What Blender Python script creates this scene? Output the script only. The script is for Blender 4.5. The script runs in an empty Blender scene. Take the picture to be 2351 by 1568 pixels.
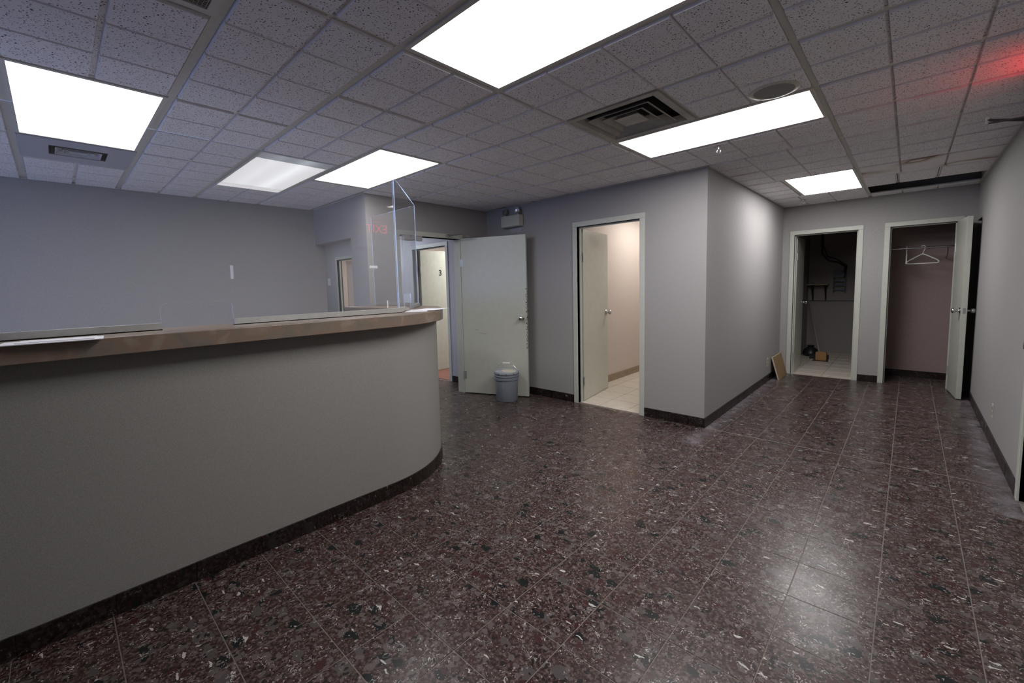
import bpy, bmesh, math, random
from mathutils import Matrix, Vector
random.seed(7)
PI = math.pi
scene = bpy.context.scene
C = scene.collection

# ------------------------------------------------------------------ camera
FPX, YAW, PITCH, ROLL, CXP, CYP = 979.02, .7647, .0879, -.0267, 1149.14, 744.99
WPX, HPX = 2351, 1568
EYE = Vector((0, 0, 1.40))
_f = Vector((-math.sin(YAW)*math.cos(PITCH), math.cos(YAW)*math.cos(PITCH), -math.sin(PITCH)))
_r = Vector((math.cos(YAW), math.sin(YAW), 0)); _u = _r.cross(_f)
_r2 = math.cos(ROLL)*_r + math.sin(ROLL)*_u; _u2 = -math.sin(ROLL)*_r + math.cos(ROLL)*_u
cam_data = bpy.data.cameras.new('camera'); cam = bpy.data.objects.new('camera', cam_data); C.objects.link(cam)
cam.matrix_world = Matrix(((_r2.x, _u2.x, -_f.x, EYE.x), (_r2.y, _u2.y, -_f.y, EYE.y), (_r2.z, _u2.z, -_f.z, EYE.z), (0, 0, 0, 1)))
cam_data.sensor_width = 36; cam_data.lens = FPX/WPX*36
cam_data.shift_x = (WPX/2-CXP)/WPX; cam_data.shift_y = (CYP-HPX/2)/WPX
cam_data.clip_start = .02
scene.camera = cam
def project(p):
    d = Vector(p)-EYE; z = d.dot(_f)
    if z < .05: return None
    return CXP+FPX*d.dot(_r2)/z, CYP-FPX*d.dot(_u2)/z

# ------------------------------------------------------------------ daylight, exposure
world = bpy.data.worlds.new('sky'); scene.world = world; world.use_nodes = True
bg = world.node_tree.nodes['Background']; bg.inputs[0].default_value = (.30, .45, 1.0, 1); bg.inputs[1].default_value = 4.2
vs = scene.view_settings
vs.view_transform = 'Standard'; vs.look = 'None'; vs.gamma = 1; vs.use_curve_mapping = False; vs.exposure = -0.2
cy = scene.cycles
cy.max_bounces = 5; cy.diffuse_bounces = 3; cy.glossy_bounces = 2; cy.transmission_bounces = 2; cy.use_light_tree = False; cy.use_adaptive_sampling = True; cy.adaptive_threshold = .05; cy.transparent_max_bounces = 8
cy.caustics_reflective = False; cy.caustics_refractive = False
LAMP = 18.5                                     # radiance of a lit ceiling lens

H = 2.4355                                      # underside of the ceiling tiles

# ------------------------------------------------------------------ materials
def newmat(name):
    m = bpy.data.materials.new(name); m.use_nodes = True
    nt = m.node_tree; return m, nt, nt.nodes, nt.links, nt.nodes['Principled BSDF']
def N(ns, t, **k):
    n = ns.new(t)
    for a, v in k.items(): setattr(n, a, v)
    return n
def ramp(ns, stops, interp='LINEAR'):
    n = ns.new('ShaderNodeValToRGB'); cr = n.color_ramp; cr.interpolation = interp
    while len(cr.elements) > 1: cr.elements.remove(cr.elements[-1])
    cr.elements[0].position = stops[0][0]; cr.elements[0].color = (*stops[0][1], 1)
    for p, c in stops[1:]:
        e = cr.elements.new(p); e.color = (*c, 1)
    return n
def coords(ns, ls, kind='Position', scale=(1, 1, 1)):
    if kind == 'Position': g = ns.new('ShaderNodeNewGeometry'); out = g.outputs['Position']
    else: g = ns.new('ShaderNodeTexCoord'); out = g.outputs[kind]
    mp = ns.new('ShaderNodeMapping'); mp.inputs['Scale'].default_value = scale
    ls.new(out, mp.inputs[0]); return mp.outputs[0]
def mixc(ns, ls, fac, a, b):
    m = ns.new('ShaderNodeMix'); m.data_type = 'RGBA'
    if hasattr(fac, 'links') or hasattr(fac, 'is_linked'): ls.new(fac, m.inputs['Factor'])
    else: m.inputs['Factor'].default_value = fac
    for v, s in ((a, m.inputs[6]), (b, m.inputs[7])):
        if isinstance(v, tuple): s.default_value = (*v, 1)
        else: ls.new(v, s)
    return m.outputs[2]
def math_(ns, ls, op, a, b=None, c=None):
    m = ns.new('ShaderNodeMath'); m.operation = op
    for i, v in enumerate((a, b, c)):
        if v is None: continue
        if isinstance(v, (int, float)): m.inputs[i].default_value = v
        else: ls.new(v, m.inputs[i])
    return m.outputs[0]
def bump(ns, ls, bs, height, strength, dist=.002):
    b = ns.new('ShaderNodeBump'); b.inputs['Strength'].default_value = strength; b.inputs['Distance'].default_value = dist
    ls.new(height, b.inputs['Height']); ls.new(b.outputs[0], bs.inputs['Normal'])

def mottled(name, c1, c2, rough=.6, scale=200, bmp=.15, stretch=(1, 1, 1), detail=4, big=None, metal=0, spec=.5):
    m, nt, ns, ls, bs = newmat(name)
    co = coords(ns, ls, scale=stretch)
    n = N(ns, 'ShaderNodeTexNoise'); n.inputs['Scale'].default_value = scale; n.inputs['Detail'].default_value = detail; ls.new(co, n.inputs[0])
    r = ramp(ns, [(.35, c1), (.65, c2)]); ls.new(n.outputs[0], r.inputs[0]); col = r.outputs[0]
    if big:
        nb = N(ns, 'ShaderNodeTexNoise'); nb.inputs['Scale'].default_value = big[0]; nb.inputs['Detail'].default_value = 5; ls.new(co, nb.inputs[0])
        rb = ramp(ns, [(.4, (0, 0, 0)), (.65, (1, 1, 1))]); ls.new(nb.outputs[0], rb.inputs[0])
        col = mixc(ns, ls, math_(ns, ls, 'MULTIPLY', rb.outputs[0], big[2]), col, big[1])
    ls.new(col, bs.inputs['Base Color']); bs.inputs['Roughness'].default_value = rough; bs.inputs['Metallic'].default_value = metal
    bs.inputs['Specular IOR Level'].default_value = spec
    if bmp: bump(ns, ls, bs, n.outputs[0], bmp)
    return m
def plain(name, c, rough=.5, metal=0, spec=.5):
    k = .93
    return mottled(name, tuple(v*k for v in c), c, rough, 40, 0, metal=metal, spec=spec)

M = {}
M['wall'] = mottled('wall_vinyl', (.305, .298, .294), (.405, .396, .39), .72, 330, .25, (1, 1, .45), 3)
M['counter_vinyl'] = mottled('counter_vinyl', (.235, .23, .215), (.31, .304, .286), .7, 420, .22, (1, 1, .6), 3)
M['warm_wall'] = mottled('warm_wall', (.60, .535, .49), (.64, .575, .53), .6, 60, .05)
M['closet_wall_shaded'] = mottled('closet_wall_shaded', (.30, .23, .22), (.33, .255, .243), .7, 60, .05)  # colour lowered to stand in for shade under the closet header
M['dark_wall'] = mottled('store_wall', (.28, .255, .245), (.32, .29, .28), .7, 60, .05)
M['hall_wall'] = mottled('hall_wall', (.40, .395, .43), (.48, .475, .51), .72, 300, .2, (1, 1, .5), 3)
M['trim'] = mottled('painted_trim', (.52, .54, .485), (.55, .57, .515), .38, 25, .03)
M['knob'] = plain('satin_chrome', (.62, .62, .63), .22, 1)
M['aluminium'] = plain('aluminium', (.62, .64, .62), .38, .75)
M['bar'] = plain('ceiling_bar_paint', (.62, .61, .56), .5)
M['white'] = plain('white_plastic', (.78, .79, .76), .4)
M['cream'] = plain('cream_plastic', (.55, .56, .48), .45)
M['black'] = plain('black_plastic', (.012, .012, .013), .5)
M['plenum'] = plain('plenum_black', (.012, .011, .011), .9)
M['paper'] = plain('paper', (.83, .83, .86), .7)
M['cardboard'] = mottled('cardboard', (.36, .20, .075), (.42, .24, .10), .8, 90, .1)
M['chipboard'] = mottled('chipboard', (.25, .165, .075), (.34, .23, .12), .65, 130, .12, big=(5, (.20, .10, .045), .5))
M['board_edge'] = plain('board_edge', (.55, .47, .38), .7)
M['bucket'] = plain('bucket_grey', (.235, .265, .31), .42)
M['lid'] = plain('bucket_lid', (.40, .43, .47), .4)
M['putty'] = mottled('dried_putty', (.62, .57, .44), (.70, .66, .55), .7, 60, .1)
M['carpet'] = mottled('red_carpet', (.16, .065, .045), (.20, .085, .06), .95, 300, .3)
M['wood_base'] = mottled('wood_base', (.26, .19, .13), (.36, .28, .20), .45, 12, .05, (1, 1, 12))
M['diffuser_metal'] = mottled('diffuser_paint', (.40, .39, .34), (.45, .44, .39), .5, 30, .02, big=(6, (.20, .19, .17), .4))
M['speaker'] = mottled('speaker_grille', (.20, .195, .19), (.34, .335, .33), .6, 900, .4, detail=1)
M['dark_metal'] = plain('dark_metal', (.045, .045, .05), .4, .6)
M['steel_blue'] = plain('blue_steel', (.09, .11, .15), .5, .4)
M['red_lamp'] = None

# speckled acoustic tile
def tile_mat(name, c, stain=False):
    m, nt, ns, ls, bs = newmat(name)
    co = coords(ns, ls)
    v = N(ns, 'ShaderNodeTexVoronoi', voronoi_dimensions='2D'); v.inputs['Scale'].default_value = 95
    d = N(ns, 'ShaderNodeTexNoise'); d.inputs['Scale'].default_value = 60; ls.new(co, d.inputs[0])
    ad = N(ns, 'ShaderNodeMix', data_type='VECTOR'); ad.inputs[0].default_value = .02
    ls.new(co, ad.inputs[4]); ls.new(d.outputs[1], ad.inputs[5]); ls.new(ad.outputs[1], v.inputs[0])
    sx = N(ns, 'ShaderNodeSeparateColor'); ls.new(v.outputs['Color'], sx.inputs[0])
    thr = math_(ns, ls, 'MULTIPLY', math_(ns, ls, 'GREATER_THAN', sx.outputs[0], .25), math_(ns, ls, 'MULTIPLY_ADD', sx.outputs[1], .20, .06))
    ge = ns.new('ShaderNodeNewGeometry'); sn = N(ns, 'ShaderNodeSeparateXYZ'); ls.new(ge.outputs['Normal'], sn.inputs[0])
    hole = math_(ns, ls, 'MULTIPLY', math_(ns, ls, 'LESS_THAN', v.outputs['Distance'], thr), math_(ns, ls, 'GREATER_THAN', math_(ns, ls, 'ABSOLUTE', sn.outputs[2]), .9))
    n = N(ns, 'ShaderNodeTexNoise'); n.inputs['Scale'].default_value = 25; n.inputs['Detail'].default_value = 4; ls.new(co, n.inputs[0])
    r = ramp(ns, [(.3, tuple(k*.94 for k in c)), (.7, c)]); ls.new(n.outputs[0], r.inputs[0]); col = r.outputs[0]
    if stain:
        nb = N(ns, 'ShaderNodeTexNoise'); nb.inputs['Scale'].default_value = 1.3; nb.inputs['Detail'].default_value = 2; ls.new(co, nb.inputs[0])
        rb = ramp(ns, [(.47, (0, 0, 0)), (.53, (.35, .35, .35)), (.555, (1, 1, 1)), (.565, (.15, .15, .15)), (.62, (0, 0, 0))]); ls.new(nb.outputs[0], rb.inputs[0])
        col = mixc(ns, ls, rb.outputs[0], col, (.30, .20, .13))
    if not stain: col = mixc(ns, ls, hole, col, tuple(k*.10 for k in c))
    ls.new(col, bs.inputs['Base Color']); bs.inputs['Roughness'].default_value = .9; bs.inputs['Specular IOR Level'].default_value = .2
    return m
M['tile'] = tile_mat('acoustic_tile', (.86, .84, .855))
M['tile_plain'] = tile_mat('stained_tile', (.80, .77, .77), True)

# polished marble-chip floor
def chip_mat(name, k=1.0, rough=.27, dim='2D'):
    m, nt, ns, ls, bs = newmat(name)
    g = ns.new('ShaderNodeNewGeometry'); oi = ns.new('ShaderNodeObjectInfo')
    cb = ns.new('ShaderNodeCombineXYZ'); 
    for i, f in enumerate((7.3, 13.1, 3.7)): ls.new(math_(ns, ls, 'MULTIPLY', oi.outputs['Random'], f), cb.inputs[i])
    va = N(ns, 'ShaderNodeVectorMath'); va.operation = 'ADD'; ls.new(g.outputs['Position'], va.inputs[0]); ls.new(cb.outputs[0], va.inputs[1])
    P = va.outputs[0]
    d = N(ns, 'ShaderNodeTexNoise', noise_dimensions=dim); d.inputs['Scale'].default_value = 28; d.inputs['Detail'].default_value = 3; ls.new(P, d.inputs[0])
    w = N(ns, 'ShaderNodeVectorMath'); w.operation = 'MULTIPLY_ADD'; ls.new(d.outputs[1], w.inputs[0]); w.inputs[1].default_value = (.035, .035, .035); ls.new(P, w.inputs[2])
    W = w.outputs[0]
    n = N(ns, 'ShaderNodeTexNoise', noise_dimensions=dim); n.inputs['Scale'].default_value = 70; n.inputs['Detail'].default_value = 8; n.inputs['Roughness'].default_value = .68; ls.new(P, n.inputs[0])
    r = ramp(ns, [(.36, (.014*k, .008*k, .007*k)), (.50, (.050*k, .029*k, .026*k)), (.64, (.125*k, .092*k, .083*k))]); ls.new(n.outputs[0], r.inputs[0]); col = r.outputs[0]
    def chips(scale, lo, hi, size, colour, col, stretch=None):
        src = W
        if stretch:
            mp = ns.new('ShaderNodeMapping'); mp.inputs['Scale'].default_value = stretch[0]; mp.inputs['Rotation'].default_value = (0, 0, stretch[1]); ls.new(W, mp.inputs[0]); src = mp.outputs[0]
        v = N(ns, 'ShaderNodeTexVoronoi', voronoi_dimensions=dim); v.inputs['Scale'].default_value = scale; ls.new(src, v.inputs[0])
        s = N(ns, 'ShaderNodeSeparateColor'); ls.new(v.outputs['Color'], s.inputs[0])
        pick = math_(ns, ls, 'MULTIPLY', math_(ns, ls, 'GREATER_THAN', s.outputs[0], lo), math_(ns, ls, 'LESS_THAN', s.outputs[0], hi))
        rad = math_(ns, ls, 'MULTIPLY', math_(ns, ls, 'ADD', s.outputs[1], .35), size)
        return mixc(ns, ls, math_(ns, ls, 'MULTIPLY', pick, math_(ns, ls, 'LESS_THAN', v.outputs['Distance'], rad)), col, colour)
    col = chips(11, .74, .94, .36, (.074*k, .062*k, .060*k), col, ((1, 1.6, 1), .6))
    col = chips(12, .83, 1.0, .36, (.0065, .0095, .010), col, ((1, 1.5, 1), -.3))
    col = chips(22, .78, 1.0, .36, (.045*k, .017*k, .016*k), col)
    col = chips(30, .74, 1.0, .40, (.105*k, .085*k, .08*k), col)
    col = chips(48, .80, 1.0, .34, (.014, .011, .011), col)
    col = chips(95, .80, 1.0, .23, (.30*k, .27*k, .25*k), col)
    col = chips(13, .955, 1.0, .19, (.46*k, .44*k, .41*k), col, ((1, 3.4, 1), .9))
    v2 = N(ns, 'ShaderNodeTexNoise', noise_dimensions=dim); v2.inputs['Scale'].default_value = 30; v2.inputs['Detail'].default_value = 2; ls.new(W, v2.inputs[0])
    v3 = N(ns, 'ShaderNodeTexNoise', noise_dimensions=dim); v3.inputs['Scale'].default_value = 13; v3.inputs['Detail'].default_value = 1; ls.new(P, v3.inputs[0])
    line = math_(ns, ls, 'LESS_THAN', math_(ns, ls, 'ABSOLUTE', math_(ns, ls, 'SUBTRACT', v2.outputs[0], .5)), .009)
    col = mixc(ns, ls, math_(ns, ls, 'MULTIPLY', line, math_(ns, ls, 'GREATER_THAN', v3.outputs[0], .615)), col, (.42*k, .40*k, .38*k))
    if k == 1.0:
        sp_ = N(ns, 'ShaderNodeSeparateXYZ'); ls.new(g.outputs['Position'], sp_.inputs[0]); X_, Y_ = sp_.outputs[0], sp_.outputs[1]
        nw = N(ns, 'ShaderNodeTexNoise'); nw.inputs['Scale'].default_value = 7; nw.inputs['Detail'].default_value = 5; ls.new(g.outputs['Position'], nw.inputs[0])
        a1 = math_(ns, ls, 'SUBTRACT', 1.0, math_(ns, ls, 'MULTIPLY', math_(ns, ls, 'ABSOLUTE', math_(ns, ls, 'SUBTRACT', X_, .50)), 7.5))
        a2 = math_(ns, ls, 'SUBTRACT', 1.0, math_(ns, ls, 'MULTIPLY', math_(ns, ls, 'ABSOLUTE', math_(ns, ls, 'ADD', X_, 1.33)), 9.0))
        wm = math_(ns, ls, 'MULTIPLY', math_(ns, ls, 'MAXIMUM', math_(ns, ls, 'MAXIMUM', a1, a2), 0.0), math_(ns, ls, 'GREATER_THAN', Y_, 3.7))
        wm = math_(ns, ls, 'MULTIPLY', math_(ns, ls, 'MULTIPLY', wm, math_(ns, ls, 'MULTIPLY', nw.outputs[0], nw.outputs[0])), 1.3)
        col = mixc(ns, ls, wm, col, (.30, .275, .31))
    ls.new(col, bs.inputs['Base Color']); bs.inputs['Specular IOR Level'].default_value = .36
    rr = ramp(ns, [(.3, (rough*.85,)*3), (.75, (rough*1.35,)*3)]); nr = N(ns, 'ShaderNodeTexNoise'); nr.inputs['Scale'].default_value = 4; nr.inputs['Detail'].default_value = 5
    ls.new(g.outputs['Position'], nr.inputs[0]); ls.new(nr.outputs[0], rr.inputs[0]); ls.new(rr.outputs[0], bs.inputs['Roughness'])
    return m
M['floor'] = chip_mat('marble_chip_floor')
M['base'] = chip_mat('marble_chip_base', .32, .3, '3D')
M['grout'] = mottled('grout', (.17, .145, .13), (.21, .18, .16), .9, 120, .1)
M['beige_tile'] = mottled('beige_tile', (.60, .55, .47), (.66, .61, .53), .35, 14, .02)
M['beige_grout'] = plain('beige_grout', (.26, .21, .17), .9)

# laminate counter top: mottled stone pattern
def laminate():
    m, nt, ns, ls, bs = newmat('stone_laminate')
    co = coords(ns, ls)
    n = N(ns, 'ShaderNodeTexNoise'); n.inputs['Scale'].default_value = 9; n.inputs['Detail'].default_value = 8; n.inputs['Distortion'].default_value = .6; ls.new(co, n.inputs[0])
    r = ramp(ns, [(.32, (.15, .13, .105)), (.46, (.195, .155, .12)), (.55, (.205, .138, .098)), (.68, (.25, .205, .165))]); ls.new(n.outputs[0], r.inputs[0])
    ls.new(r.outputs[0], bs.inputs['Base Color']); bs.inputs['Roughness'].default_value = .33
    return m
M['laminate'] = laminate()

# painted door with chipped edge and scuffs (object space)
def door_mat():
    m, nt, ns, ls, bs = newmat('painted_door')
    tc = ns.new('ShaderNodeTexCoord'); sx = ns.new('ShaderNodeSeparateXYZ'); ls.new(tc.outputs['Object'], sx.inputs[0])
    n = N(ns, 'ShaderNodeTexNoise'); n.inputs['Scale'].default_value = 14; n.inputs['Detail'].default_value = 3; ls.new(tc.outputs['Object'], n.inputs[0])
    r = ramp(ns, [(.3, (.52, .54, .475)), (.7, (.555, .575, .505))]); ls.new(n.outputs[0], r.inputs[0])
    n2 = N(ns, 'ShaderNodeTexNoise'); n2.inputs['Scale'].default_value = 42; n2.inputs['Detail'].default_value = 3; ls.new(tc.outputs['Object'], n2.inputs[0])
    near = math_(ns, ls, 'GREATER_THAN', sx.outputs[0], .872)
    zz = math_(ns, ls, 'MULTIPLY', math_(ns, ls, 'GREATER_THAN', sx.outputs[2], .62), math_(ns, ls, 'LESS_THAN', sx.outputs[2], 1.38))
    chip = math_(ns, ls, 'MULTIPLY', math_(ns, ls, 'MULTIPLY', near, zz), math_(ns, ls, 'GREATER_THAN', n2.outputs[0], .545))
    mp = ns.new('ShaderNodeMapping'); mp.inputs['Scale'].default_value = (5, 5, 90); mp.inputs['Rotation'].default_value = (0, .1, 0); ls.new(tc.outputs['Object'], mp.inputs[0])
    n3 = N(ns, 'ShaderNodeTexNoise'); n3.inputs['Scale'].default_value = 1; n3.inputs['Detail'].default_value = 3; ls.new(mp.outputs[0], n3.inputs[0])
    zs = math_(ns, ls, 'MULTIPLY', math_(ns, ls, 'GREATER_THAN', sx.outputs[2], .78), math_(ns, ls, 'LESS_THAN', sx.outputs[2], .86))
    xs = math_(ns, ls, 'MULTIPLY', math_(ns, ls, 'GREATER_THAN', sx.outputs[0], .18), math_(ns, ls, 'LESS_THAN', sx.outputs[0], .45))
    scuff = math_(ns, ls, 'MULTIPLY', math_(ns, ls, 'MULTIPLY', zs, xs), math_(ns, ls, 'GREATER_THAN', n3.outputs[0], .64))
    col = mixc(ns, ls, chip, r.outputs[0], (.045, .04, .03))
    col = mixc(ns, ls, scuff, col, (.15, .15, .14))
    ls.new(col, bs.inputs['Base Color']); bs.inputs['Roughness'].default_value = .32
    return m
M['door'] = mottled('painted_flush_door', (.52, .54, .475), (.555, .575, .505), .32, 14, .02)
M['worn_door'] = door_mat()

# clear acrylic: straight-through with Fresnel reflection; whitish reflections mixed in as diffuse haze
def acrylic(name, tint, haze, edge=False):
    m = bpy.data.materials.new(name); m.use_nodes = True; nt = m.node_tree; ns, ls = nt.nodes, nt.links
    ns.remove(ns['Principled BSDF']); out = ns['Material Output']
    t = ns.new('ShaderNodeBsdfTransparent'); t.inputs[0].default_value = (*tint, 1)
    gl = ns.new('ShaderNodeBsdfGlossy'); gl.inputs['Roughness'].default_value = .015
    df = ns.new('ShaderNodeBsdfDiffuse'); df.inputs[0].default_value = (.48, .57, .80, 1) if edge else (.8, .8, .82, 1)
    tr = ns.new('ShaderNodeBsdfTranslucent'); tr.inputs[0].default_value = (.42, .55, .82, 1)
    nz = ns.new('ShaderNodeTexNoise'); nz.inputs['Scale'].default_value = 5
    fr = ns.new('ShaderNodeFresnel'); fr.inputs[0].default_value = 1.49
    ge = ns.new('ShaderNodeNewGeometry'); frf = math_(ns, ls, 'MULTIPLY', fr.outputs[0], math_(ns, ls, 'SUBTRACT', 1.0, ge.outputs['Backfacing']))
    a = ns.new('ShaderNodeAddShader'); ls.new(df.outputs[0], a.inputs[0]); ls.new(tr.outputs[0], a.inputs[1])
    m1 = ns.new('ShaderNodeMixShader'); ls.new(math_(ns, ls, 'MULTIPLY_ADD', nz.outputs[0], haze*.6, haze*.7), m1.inputs[0]); ls.new(t.outputs[0], m1.inputs[1]); ls.new(a.outputs[0] if edge else df.outputs[0], m1.inputs[2])
    m2 = ns.new('ShaderNodeMixShader'); ls.new(frf, m2.inputs[0]); ls.new(m1.outputs[0], m2.inputs[1]); ls.new(gl.outputs[0], m2.inputs[2])
    ls.new(m2.outputs[0], out.inputs[0]); return m
M['acrylic'] = acrylic('clear_acrylic', (.97, .975, .98), .035)
M['acrylic_edge'] = acrylic('acrylic_edge', (.8, .88, 1), .62, True)  # blue daylight glow of the cut edges put into their colour
M['glass'] = acrylic('window_glass', (.95, .97, .97), .0)

def emit(name, c, s):
    m = bpy.data.materials.new(name); m.use_nodes = True; nt = m.node_tree; ns, ls = nt.nodes, nt.links
    ns.remove(ns['Principled BSDF']); e = ns.new('ShaderNodeEmission'); e.inputs[0].default_value = (*c, 1); e.inputs[1].default_value = s
    g = ns.new('ShaderNodeTexNoise'); g.inputs['Scale'].default_value = 300
    ls.new(mixc(ns, ls, g.outputs[0], tuple(k*.97 for k in c), c), e.inputs[0])
    ls.new(e.outputs[0], ns['Material Output'].inputs[0]); return m
M['lens'] = emit('lit_lens', (1.0, .965, .965), LAMP)
M['lens_old'] = emit('lit_older_lens', (1.0, .965, .975), LAMP*.58)
M['lens_warm'] = emit('lit_warm_lens', (1.0, .93, .86), 15)
M['lens_hall'] = emit('lit_hall_lens', (.84, .89, 1.0), 34)
M['lens_side'] = emit('lit_side_lens', (1.0, .985, .94), 36)
M['red'] = emit('red_letters', (1.0, .03, .04), 10); M['red'].cycles.emission_sampling = 'NONE'
M['red_slot'] = emit('red_slot', (1.0, .03, .04), 9)
def dim_lens():
    m = bpy.data.materials.new('failing_lens'); m.use_nodes = True; nt = m.node_tree; ns, ls = nt.nodes, nt.links
    bs = ns['Principled BSDF']; bs.inputs['Base Color'].default_value = (.6, .62, .62, 1); bs.inputs['Roughness'].default_value = .4
    tc = ns.new('ShaderNodeTexCoord'); sx = ns.new('ShaderNodeSeparateXYZ'); ls.new(tc.outputs['Object'], sx.inputs[0])
    # two tubes along x, failing towards one end
    def tube(y): return math_(ns, ls, 'POWER', math_(ns, ls, 'MAXIMUM', math_(ns, ls, 'SUBTRACT', 1, math_(ns, ls, 'MULTIPLY', math_(ns, ls, 'ABSOLUTE', math_(ns, ls, 'SUBTRACT', sx.outputs[1], y)), 6.5)), 0), 1.6)
    t = math_(ns, ls, 'ADD', math_(ns, ls, 'MULTIPLY', tube(-.12), .45), tube(.08))
    s = math_(ns, ls, 'MULTIPLY_ADD', t, .33, .10)
    bs.inputs['Emission Color'].default_value = (.86, .93, 1, 1); ls.new(s, bs.inputs['Emission Strength'])
    return m
M['dim'] = dim_lens()

# ------------------------------------------------------------------ mesh helpers
def chain_loc(p):
    v = Vector((0, 0, 0))
    while p is not None: v += p.location; p = p.parent
    return v
class MB:
    def __init__(s): s.v = []; s.f = []; s.mi = []; s.cur = 0
    def face(s, idx): s.f.append(tuple(idx)); s.mi.append(s.cur)
    def box(s, x0, x1, y0, y1, z0, z1):
        x0, x1 = min(x0, x1), max(x0, x1); y0, y1 = min(y0, y1), max(y0, y1); z0, z1 = min(z0, z1), max(z0, z1)
        b = len(s.v); s.v += [(x, y, z) for z in (z0, z1) for x, y in ((x0, y0), (x1, y0), (x1, y1), (x0, y1))]
        for q in ((3, 2, 1, 0), (4, 5, 6, 7), (0, 1, 5, 4), (1, 2, 6, 5), (2, 3, 7, 6), (3, 0, 4, 7)): s.face([b+i for i in q])
        return s
    def frustum(s, r0, z0, r1, z1):
        b = len(s.v)
        for (x0, x1, y0, y1), z in ((r0, z0), (r1, z1)): s.v += [(x0, y0, z), (x1, y0, z), (x1, y1, z), (x0, y1, z)]
        for q in ((3, 2, 1, 0), (4, 5, 6, 7), (0, 1, 5, 4), (1, 2, 6, 5), (2, 3, 7, 6), (3, 0, 4, 7)): s.face([b+i for i in q])
        return s
    def tube(s, pts, r, n=8, cap=True):
        pts = [Vector(p) for p in pts]; b = len(s.v); k = len(pts); rs = r if isinstance(r, (list, tuple)) else [r]*k
        up = None
        for i, p in enumerate(pts):
            t = (pts[min(i+1, k-1)]-pts[max(i-1, 0)]).normalized()
            if up is None: up = Vector((0, 0, 1)) if abs(t.z) < .9 else Vector((1, 0, 0))
            a = t.cross(up).normalized(); c = a.cross(t).normalized(); up = c
            for j in range(n):
                q = 2*PI*j/n; s.v.append(tuple(p+rs[i]*(math.cos(q)*a+math.sin(q)*c)))
        for i in range(k-1):
            for j in range(n): s.face((b+i*n+j, b+i*n+(j+1) % n, b+(i+1)*n+(j+1) % n, b+(i+1)*n+j))
        if cap: s.face([b+j for j in range(n)][::-1]); s.face([b+(k-1)*n+j for j in range(n)])
        return s
    def lathe(s, prof, c=(0, 0, 0), axis='z', n=24, cap=True):
        b = len(s.v); c = Vector(c)
        def pt(r, h, q):
            x, y = r*math.cos(q), r*math.sin(q)
            return c+Vector({'z': (x, y, h), 'y': (x, h, -y), 'x': (h, x, y)}[axis])
        for r, h in prof:
            for j in range(n): s.v.append(tuple(pt(r, h, 2*PI*j/n)))
        k = len(prof)
        for i in range(k-1):
            for j in range(n): s.face((b+i*n+j, b+i*n+(j+1) % n, b+(i+1)*n+(j+1) % n, b+(i+1)*n+j))
        if cap: s.face([b+j for j in range(n)][::-1]); s.face([b+(k-1)*n+j for j in range(n)])
        return s
    def prism(s, poly, z0, z1):
        b = len(s.v); n = len(poly); s.v += [(x, y, z0) for x, y in poly]+[(x, y, z1) for x, y in poly]
        s.face([b+i for i in range(n)][::-1]); s.face([b+n+i for i in range(n)])
        for i in range(n): s.face((b+i, b+(i+1) % n, b+n+(i+1) % n, b+n+i))
        return s
    def mesh(s, name, mats, off=None, smooth=False):
        me = bpy.data.meshes.new(name); o = off or Vector((0, 0, 0))
        me.from_pydata([tuple(Vector(v)-o) for v in s.v], [], s.f)
        for m in (mats if isinstance(mats, (list, tuple)) else [mats]): me.materials.append(m)
        me.polygons.foreach_set('material_index', s.mi)
        if smooth:
            me.polygons.foreach_set('use_smooth', [True]*len(s.f)); me.update()
            try: me.set_sharp_from_angle(angle=math.radians(38))
            except Exception: pass
        me.update(); return me
    def build(s, name, mats, parent=None, world=True, smooth=False, bevel=0, pivot=None):
        off = chain_loc(parent) if (parent and world) else Vector((0, 0, 0))
        if pivot is not None: off = Vector(pivot)
        me = s.mesh(name, mats, off, smooth)
        bm = bmesh.new(); bm.from_mesh(me); bmesh.ops.recalc_face_normals(bm, faces=bm.faces); bm.to_mesh(me); bm.free()
        o = bpy.data.objects.new(name, me); C.objects.link(o)
        if parent is not None: o.parent = parent
        elif pivot is not None: o.location = pivot
        if bevel:
            md = o.modifiers.new('bevel', 'BEVEL'); md.width = bevel; md.segments = 2; md.limit_method = 'ANGLE'
        return o
def tag(o, label=None, cat=None, group=None, kind=None):
    if label: o['label'] = label
    if cat: o['category'] = cat
    if group: o['group'] = group
    if kind: o['kind'] = kind
    return o
def empty(name, loc, label=None, cat=None, group=None, kind=None, rz=0):
    o = bpy.data.objects.new(name, None); C.objects.link(o); o.location = loc; o.rotation_euler = (0, 0, rz); o.empty_display_size = .1
    return tag(o, label, cat, group, kind)
def struct(name, mb, mat, label, cat):
    return tag(mb.build(name, mat), label, cat, kind='structure')

# walls with openings: axis 'x' runs along X at y0..y1, axis 'y' runs along Y at x0..x1; openings (a, b, z0, z1)
TOP = H+.45
def wall(axis, a0, a1, t0, t1, ops=(), z1=TOP, mb=None):
    mb = mb or MB(); cur = a0
    def put(a, b, lo, hi):
        if b-a < 1e-4 or hi-lo < 1e-4: return
        if axis == 'x': mb.box(a, b, t0, t1, lo, hi)
        else: mb.box(t0, t1, a, b, lo, hi)
    for a, b, lo, hi in sorted(ops):
        put(cur, a, 0, z1); put(a, b, 0, lo); put(a, b, hi, z1); cur = b
    put(cur, a1, 0, z1); return mb

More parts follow.
